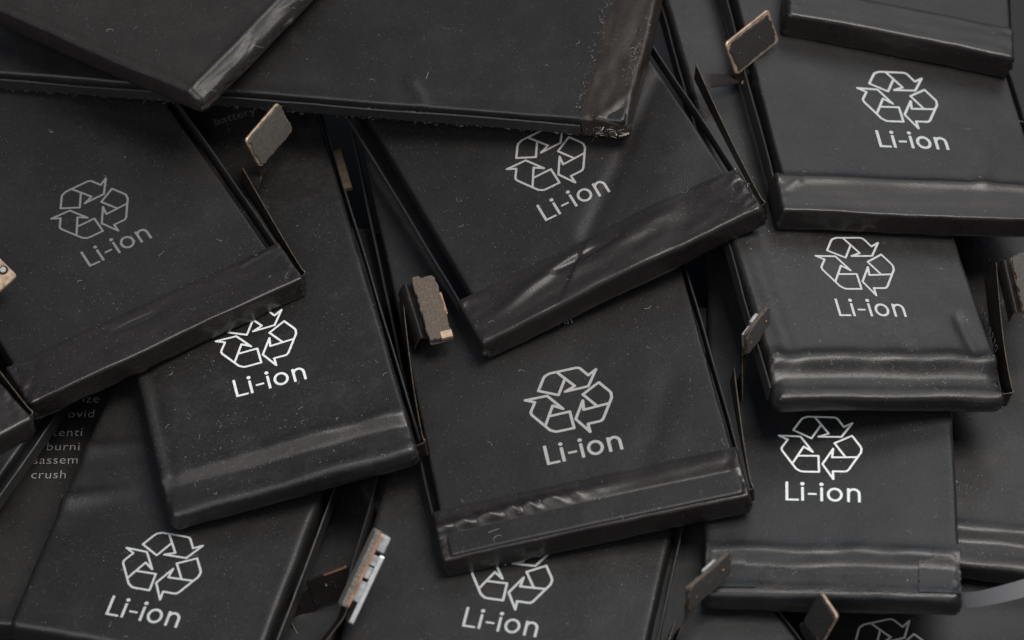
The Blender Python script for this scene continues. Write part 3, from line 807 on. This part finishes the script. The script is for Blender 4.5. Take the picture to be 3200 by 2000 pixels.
patch('J', [(xr-4.7, 0.9), (xr-4.6, 4.9), (xr-3.2, 5.1), (xr-3.0, 7.0), (xr-0.25, 7.1), (xr-0.25, 0.9)], 0.02, 'film_cool', 0.06, seed=3, flat=0.2)
patch('J', [(xl+0.25, 0.9), (xl+0.25, 6.4), (xl+3.8, 6.5), (xl+4.4, 5.6), (xl+4.5, 3.4), (xl+5.3, 2.6), (xl+5.4, 0.9)], 0.02, 'film_cool', 0.06, seed=4, flat=0.2)
patch('J', [(xl+6.2, 0.8), (xl+5.7, 2.2), (xl+6.6, 4.0), (xl+7.4, 3.5), (xl+8.4, 4.0), (xl+9.0, 3.2), (xl+11.5, 3.5), (xl+13, 3.0), (xr-5.4, 3.2), (xr-4.9, 0.8)], 0.0, 'tape_dusty', 0.06, seed=5, jag=0.3)

# ------------------------------------------------------------------ small print on the faces
def print_text(k, body, size, px, py, rot=0, v=0.3, spacing=1.0, name='printed_text'):
    V, F = text_mesh(body, size, spacing); c, s = math.cos(rot), math.sin(rot); zt = ZT[k]
    P = [(px+a*c-b*s, py+a*s+b*c) for a, b in V]
    PART[k](name, [(a, b, zt(a, b)+0.03) for a, b in P], F, ink(v), smooth=False)
def width(t, size, sp=1.0):
    V, F = text_mesh(t, size, sp); return max(a for a, b in V) if V else 0
print_text('D', 'battery', 1.75, 1.5, 34.2, 0.05, 0.13)
print_text('F', '1430 mAh', 1.45, -0.2-width('1430 |', 1.45), 10.45, 0.0, 0.36)
sz = 3.84/width('crush', 1.0, 1.08)
for pre, t, px, py in (('autho', 'rize', 1.79, 6.40), ('pr', 'ovid', 1.07, 4.24), ('Po', 'tenti', -0.35, 1.58), ('', 'burni', -0.90, -0.45), ('dis', 'assem', -1.50, -2.34), ('', 'crush', -2.26, -4.40)):
    print_text('P', pre+t, sz, px-(width(pre+t, sz, 1.08)-width(t, sz, 1.08) if pre else 0), py, 0, 0.30, 1.08)

# brown adhesive strips left on the middle battery beside the gap
PART['D']('contact_strip', [(13.75+q[0], 19.6+q[1], q[2]) for q in ((0, 0, -1.0), (0.95, 0, -1.0), (0.95, 0, -0.55), (0, 0, -0.55), (0.1, 6.4, -1.0), (0.95, 6.5, -1.0), (0.95, 6.5, -0.55), (0.1, 6.4, -0.55))], [(0, 1, 5, 4), (3, 7, 6, 2), (0, 3, 2, 1), (4, 5, 6, 7), (0, 4, 7, 3), (1, 2, 6, 5)], M['board'], smooth=False)
# ------------------------------------------------------------------ lint and dust that settled on the pile
def pile_bvh():
    VV = []; FF = []; n = 0
    for o in list(bpy.data.objects):
        if o.type != 'MESH' or o.name.startswith('table'): continue
        me = o.data; mw = np.array((o.parent.matrix_world if o.parent and o.parent.type == 'EMPTY' else Matrix()) if o.parent and o.parent.type == 'EMPTY' else (o.parent.parent.matrix_world if o.parent and o.parent.parent else Matrix()))
        co = np.empty(len(me.vertices)*3); me.vertices.foreach_get('co', co); co = co.reshape(-1, 3) @ mw[:3, :3].T+mw[:3, 3]
        VV.append(co*1000)
        for p in me.polygons:
            vs = p.vertices
            if len(vs) > 60: continue
            FF.append([v+n for v in vs])
        n += len(co)
    return BVHTree.FromPolygons(np.concatenate(VV).tolist(), FF)
bpy.context.view_layer.update()
BV = pile_bvh()

def fibre(V, F, p, nrm, length, rad, curl, r, lift=0.04):
    t = nrm.orthogonal().normalized(); t.rotate(Matrix.Rotation(r.uniform(0, 6.28), 3, nrm))
    segs = 7; pts = []; q = p+nrm*lift; turn = r.uniform(-curl, curl)
    for i in range(segs+1):
        pts.append(q.copy()); t.rotate(Matrix.Rotation(turn+r.uniform(-0.25, 0.25), 3, nrm)); q = q+t*(length/segs)+nrm*r.uniform(-0.01, 0.02)
    for i, c in enumerate(pts):
        d = (pts[min(i+1, segs)]-pts[max(i-1, 0)]).normalized(); a = nrm-d*nrm.dot(d); a.normalize(); b = d.cross(a)
        o = len(V)
        for k in range(3):
            an = k*2.094; V.append(c+(a*math.cos(an)+b*math.sin(an))*rad)
        if i: F += [(o-3+k, o-3+(k+1) % 3, o+(k+1) % 3, o+k) for k in range(3)]

def flake(V, F, p, nrm, sz, r):
    a = nrm.orthogonal().normalized(); a.rotate(Matrix.Rotation(r.uniform(0, 6.28), 3, nrm)); b = nrm.cross(a); o = len(V); m = r.choice((3, 4, 5))
    for k in range(m):
        an = 6.283*k/m+r.uniform(-0.4, 0.4); s_ = sz*r.uniform(0.6, 1.2); V.append(p+a*math.cos(an)*s_+b*math.sin(an)*s_*0.7+nrm*0.01)
    V.append(p+nrm*(sz*0.6)); F += [(o+k, o+(k+1) % m, o+m) for k in range(m)]

def drop(x, y):
    h = BV.ray_cast(Vector((x, y, 60)), Vector((0, 0, -1)))
    return (h[0], h[1] if h[1].z > 0 else -h[1]) if h[0] is not None and h[1] is not None and abs(h[1].z) > 0.25 else None

def scatter():
    r = random.Random(11)
    LV, LF, BVt, BF, GV, GF = [], [], [], [], [], []
    for i in range(80):
        h = drop(r.uniform(-66, 68), r.uniform(-52, 62))
        if h: 
            tgt = (LV, LF) if r.random() < 0.7 else (BVt, BF)
            fibre(*tgt, h[0], h[1], r.uniform(0.25, 1.3), r.uniform(0.009, 0.018), 0.45, r)
    for i in range(700):
        h = drop(r.uniform(-68, 70), r.uniform(-54, 66))
        if h: flake(GV, GF, h[0], h[1], 0.018+0.045*r.random()**4, r)
    # drifts caught along the front ends
    for k, n_, u1 in (('D', 520, 14), ('I', 600, 6), ('J', 120, 6), ('K', 160, 7), ('E', 90, 8), ('F', 60, 8), ('C', 80, 8), ('H', 50, 7), ('N', 160, 12), ('M', 120, 40), ('B', 60, 7)):
        xl, xr, y0, y1, T = BOX[k]
        for i in range(n_):
            w = to_world(k, (r.uniform(xl+0.3, xr-0.3), y0+r.uniform(-0.1, u1), 0)); h = drop(w.x, w.y)
            if not h: continue
            if r.random() < 0.06:
                tgt = (LV, LF) if r.random() < 0.65 else (BVt, BF)
                fibre(*tgt, h[0], h[1], r.uniform(0.2, 0.9), r.uniform(0.009, 0.016), 0.7, r)
            else: flake(GV, GF, h[0], h[1], 0.015+0.045*r.random()**3, r)
    for (V, F, m, nm, lb) in ((LV, LF, 'lint', 'lint', 'pale lint fibres scattered over the batteries'), (BVt, BF, 'lint_blue', 'bluish_lint', 'bluish lint fibres scattered over the batteries'), (GV, GF, 'grit', 'dust', 'pale dust flecks settled on the batteries')):
        o = obj(nm, V, F, M[m], smooth=False); o['kind'] = 'stuff'; o['label'] = lb; o['category'] = 'dust' if nm == 'dust' else 'lint'
scatter()

# frayed film along the lower front edge and the torn corner of the large battery
def fray():
    r = random.Random(5); k = 'B'; xl, xr, y0, y1, T = BOX[k]; V, F = [], []
    def add(p, d, l, rad):
        n_ = Vector(d).cross(Vector((r.uniform(-1, 1), r.uniform(-1, 1), r.uniform(-1, 1)))).normalized(); t = Vector(d).normalized(); pts = []; q = Vector(p)
        for i in range(5): pts.append(q.copy()); t = (t+Vector((r.uniform(-.5, .5), r.uniform(-.5, .5), r.uniform(-.4, .4)))).normalized(); q = q+t*l/4
        for i, c in enumerate(pts):
            dd = (pts[min(i+1, 4)]-pts[max(i-1, 0)]).normalized(); a = dd.orthogonal().normalized(); b = dd.cross(a); o = len(V); w = rad*(1-0.15*i)
            for j in range(3): V.append(c+(a*math.cos(j*2.094)+b*math.sin(j*2.094))*w)
            if i: F.extend([(o-3+j, o-3+(j+1) % 3, o+(j+1) % 3, o+j) for j in range(3)])
    for i in range(420):
        y = y0+3.5+84*r.random()
        y += 1.5*n2(y, 0, 0.5, 3)
        add((xl-0.10-0.08*r.random(), y, -T+r.choice((0.1, 0.2, 0.25, 0.9, 1.3, 1.9))+r.uniform(-0.12, 0.12)), (-0.25, r.choice((-1, 1)), r.uniform(-0.5, 0.3)), 0.1+0.45*r.random()**2, r.uniform(0.010, 0.028))
    for i in range(420):
        y = y0+3+84*r.random(); flake(V, F, Vector((xl-0.12, y, -T+0.1+1.9*r.random())), Vector((-1, 0, 0)), 0.015+0.05*r.random()**2, r)
    for i in range(80):
        a = r.random(); add((xl+r.uniform(-0.25, 0.2)+1.2*max(0, a-0.8), y0+4.2*(1-a)+r.uniform(-0.2, 0.2), -T+r.uniform(0.0, 1.9)), (r.uniform(-.6, .2), r.uniform(-1, 1), r.uniform(-.5, .6)), 0.2+0.9*r.random()**2, r.uniform(0.010, 0.035))
    for i in range(16):      # torn film shards at the corner
        a = r.random(); p = Vector((xl-0.1+r.uniform(-0.1, 0.25), y0+3.6*(1-a)+r.uniform(-0.3, 0.1), -T+r.uniform(0.2, 1.8))); o = len(V)
        e1 = Vector((r.uniform(-.4, .2), r.uniform(-1, 1), r.uniform(-.5, .5))).normalized()*r.uniform(0.3, 0.9); e2 = Vector((r.uniform(-1, 0), r.uniform(-.5, .5), r.uniform(-.6, .6))).normalized()*r.uniform(0.2, 0.5)
        V.extend([p, p+e1, p+e1+e2*0.7, p+e2, p+e1*0.5+e2*0.5+Vector((0, 0, 0.12))]); F.extend([(o, o+1, o+4), (o+1, o+2, o+4), (o+2, o+3, o+4), (o+3, o, o+4)])
    for i in range(130):
        x = xl+0.3+(xr-xl-1)*r.random()**1.3
        p = (x, y0+5.3+r.gauss(0.25, 0.35), 0); add((p[0], p[1], ZT[k](p[0], p[1])+0.06), (r.uniform(-1, 1), r.uniform(-1, 1), 0.15), r.uniform(0.15, 0.6), r.uniform(0.012, 0.025))
    for i in range(60):
        x = xl+9+r.gauss(0, 1.6); y = y0+0.5+abs(r.gauss(0, 0.5)); add((x, y, ZT[k](x, y)+0.1), (r.uniform(-1, 1), r.uniform(-1, 1), 0.2), r.uniform(0.2, 0.8), r.uniform(0.012, 0.025))
    o = PART[k]('frayed_edge', V, F, M['frayed'], smooth=False); o['kind'] = 'stuff'
fray()
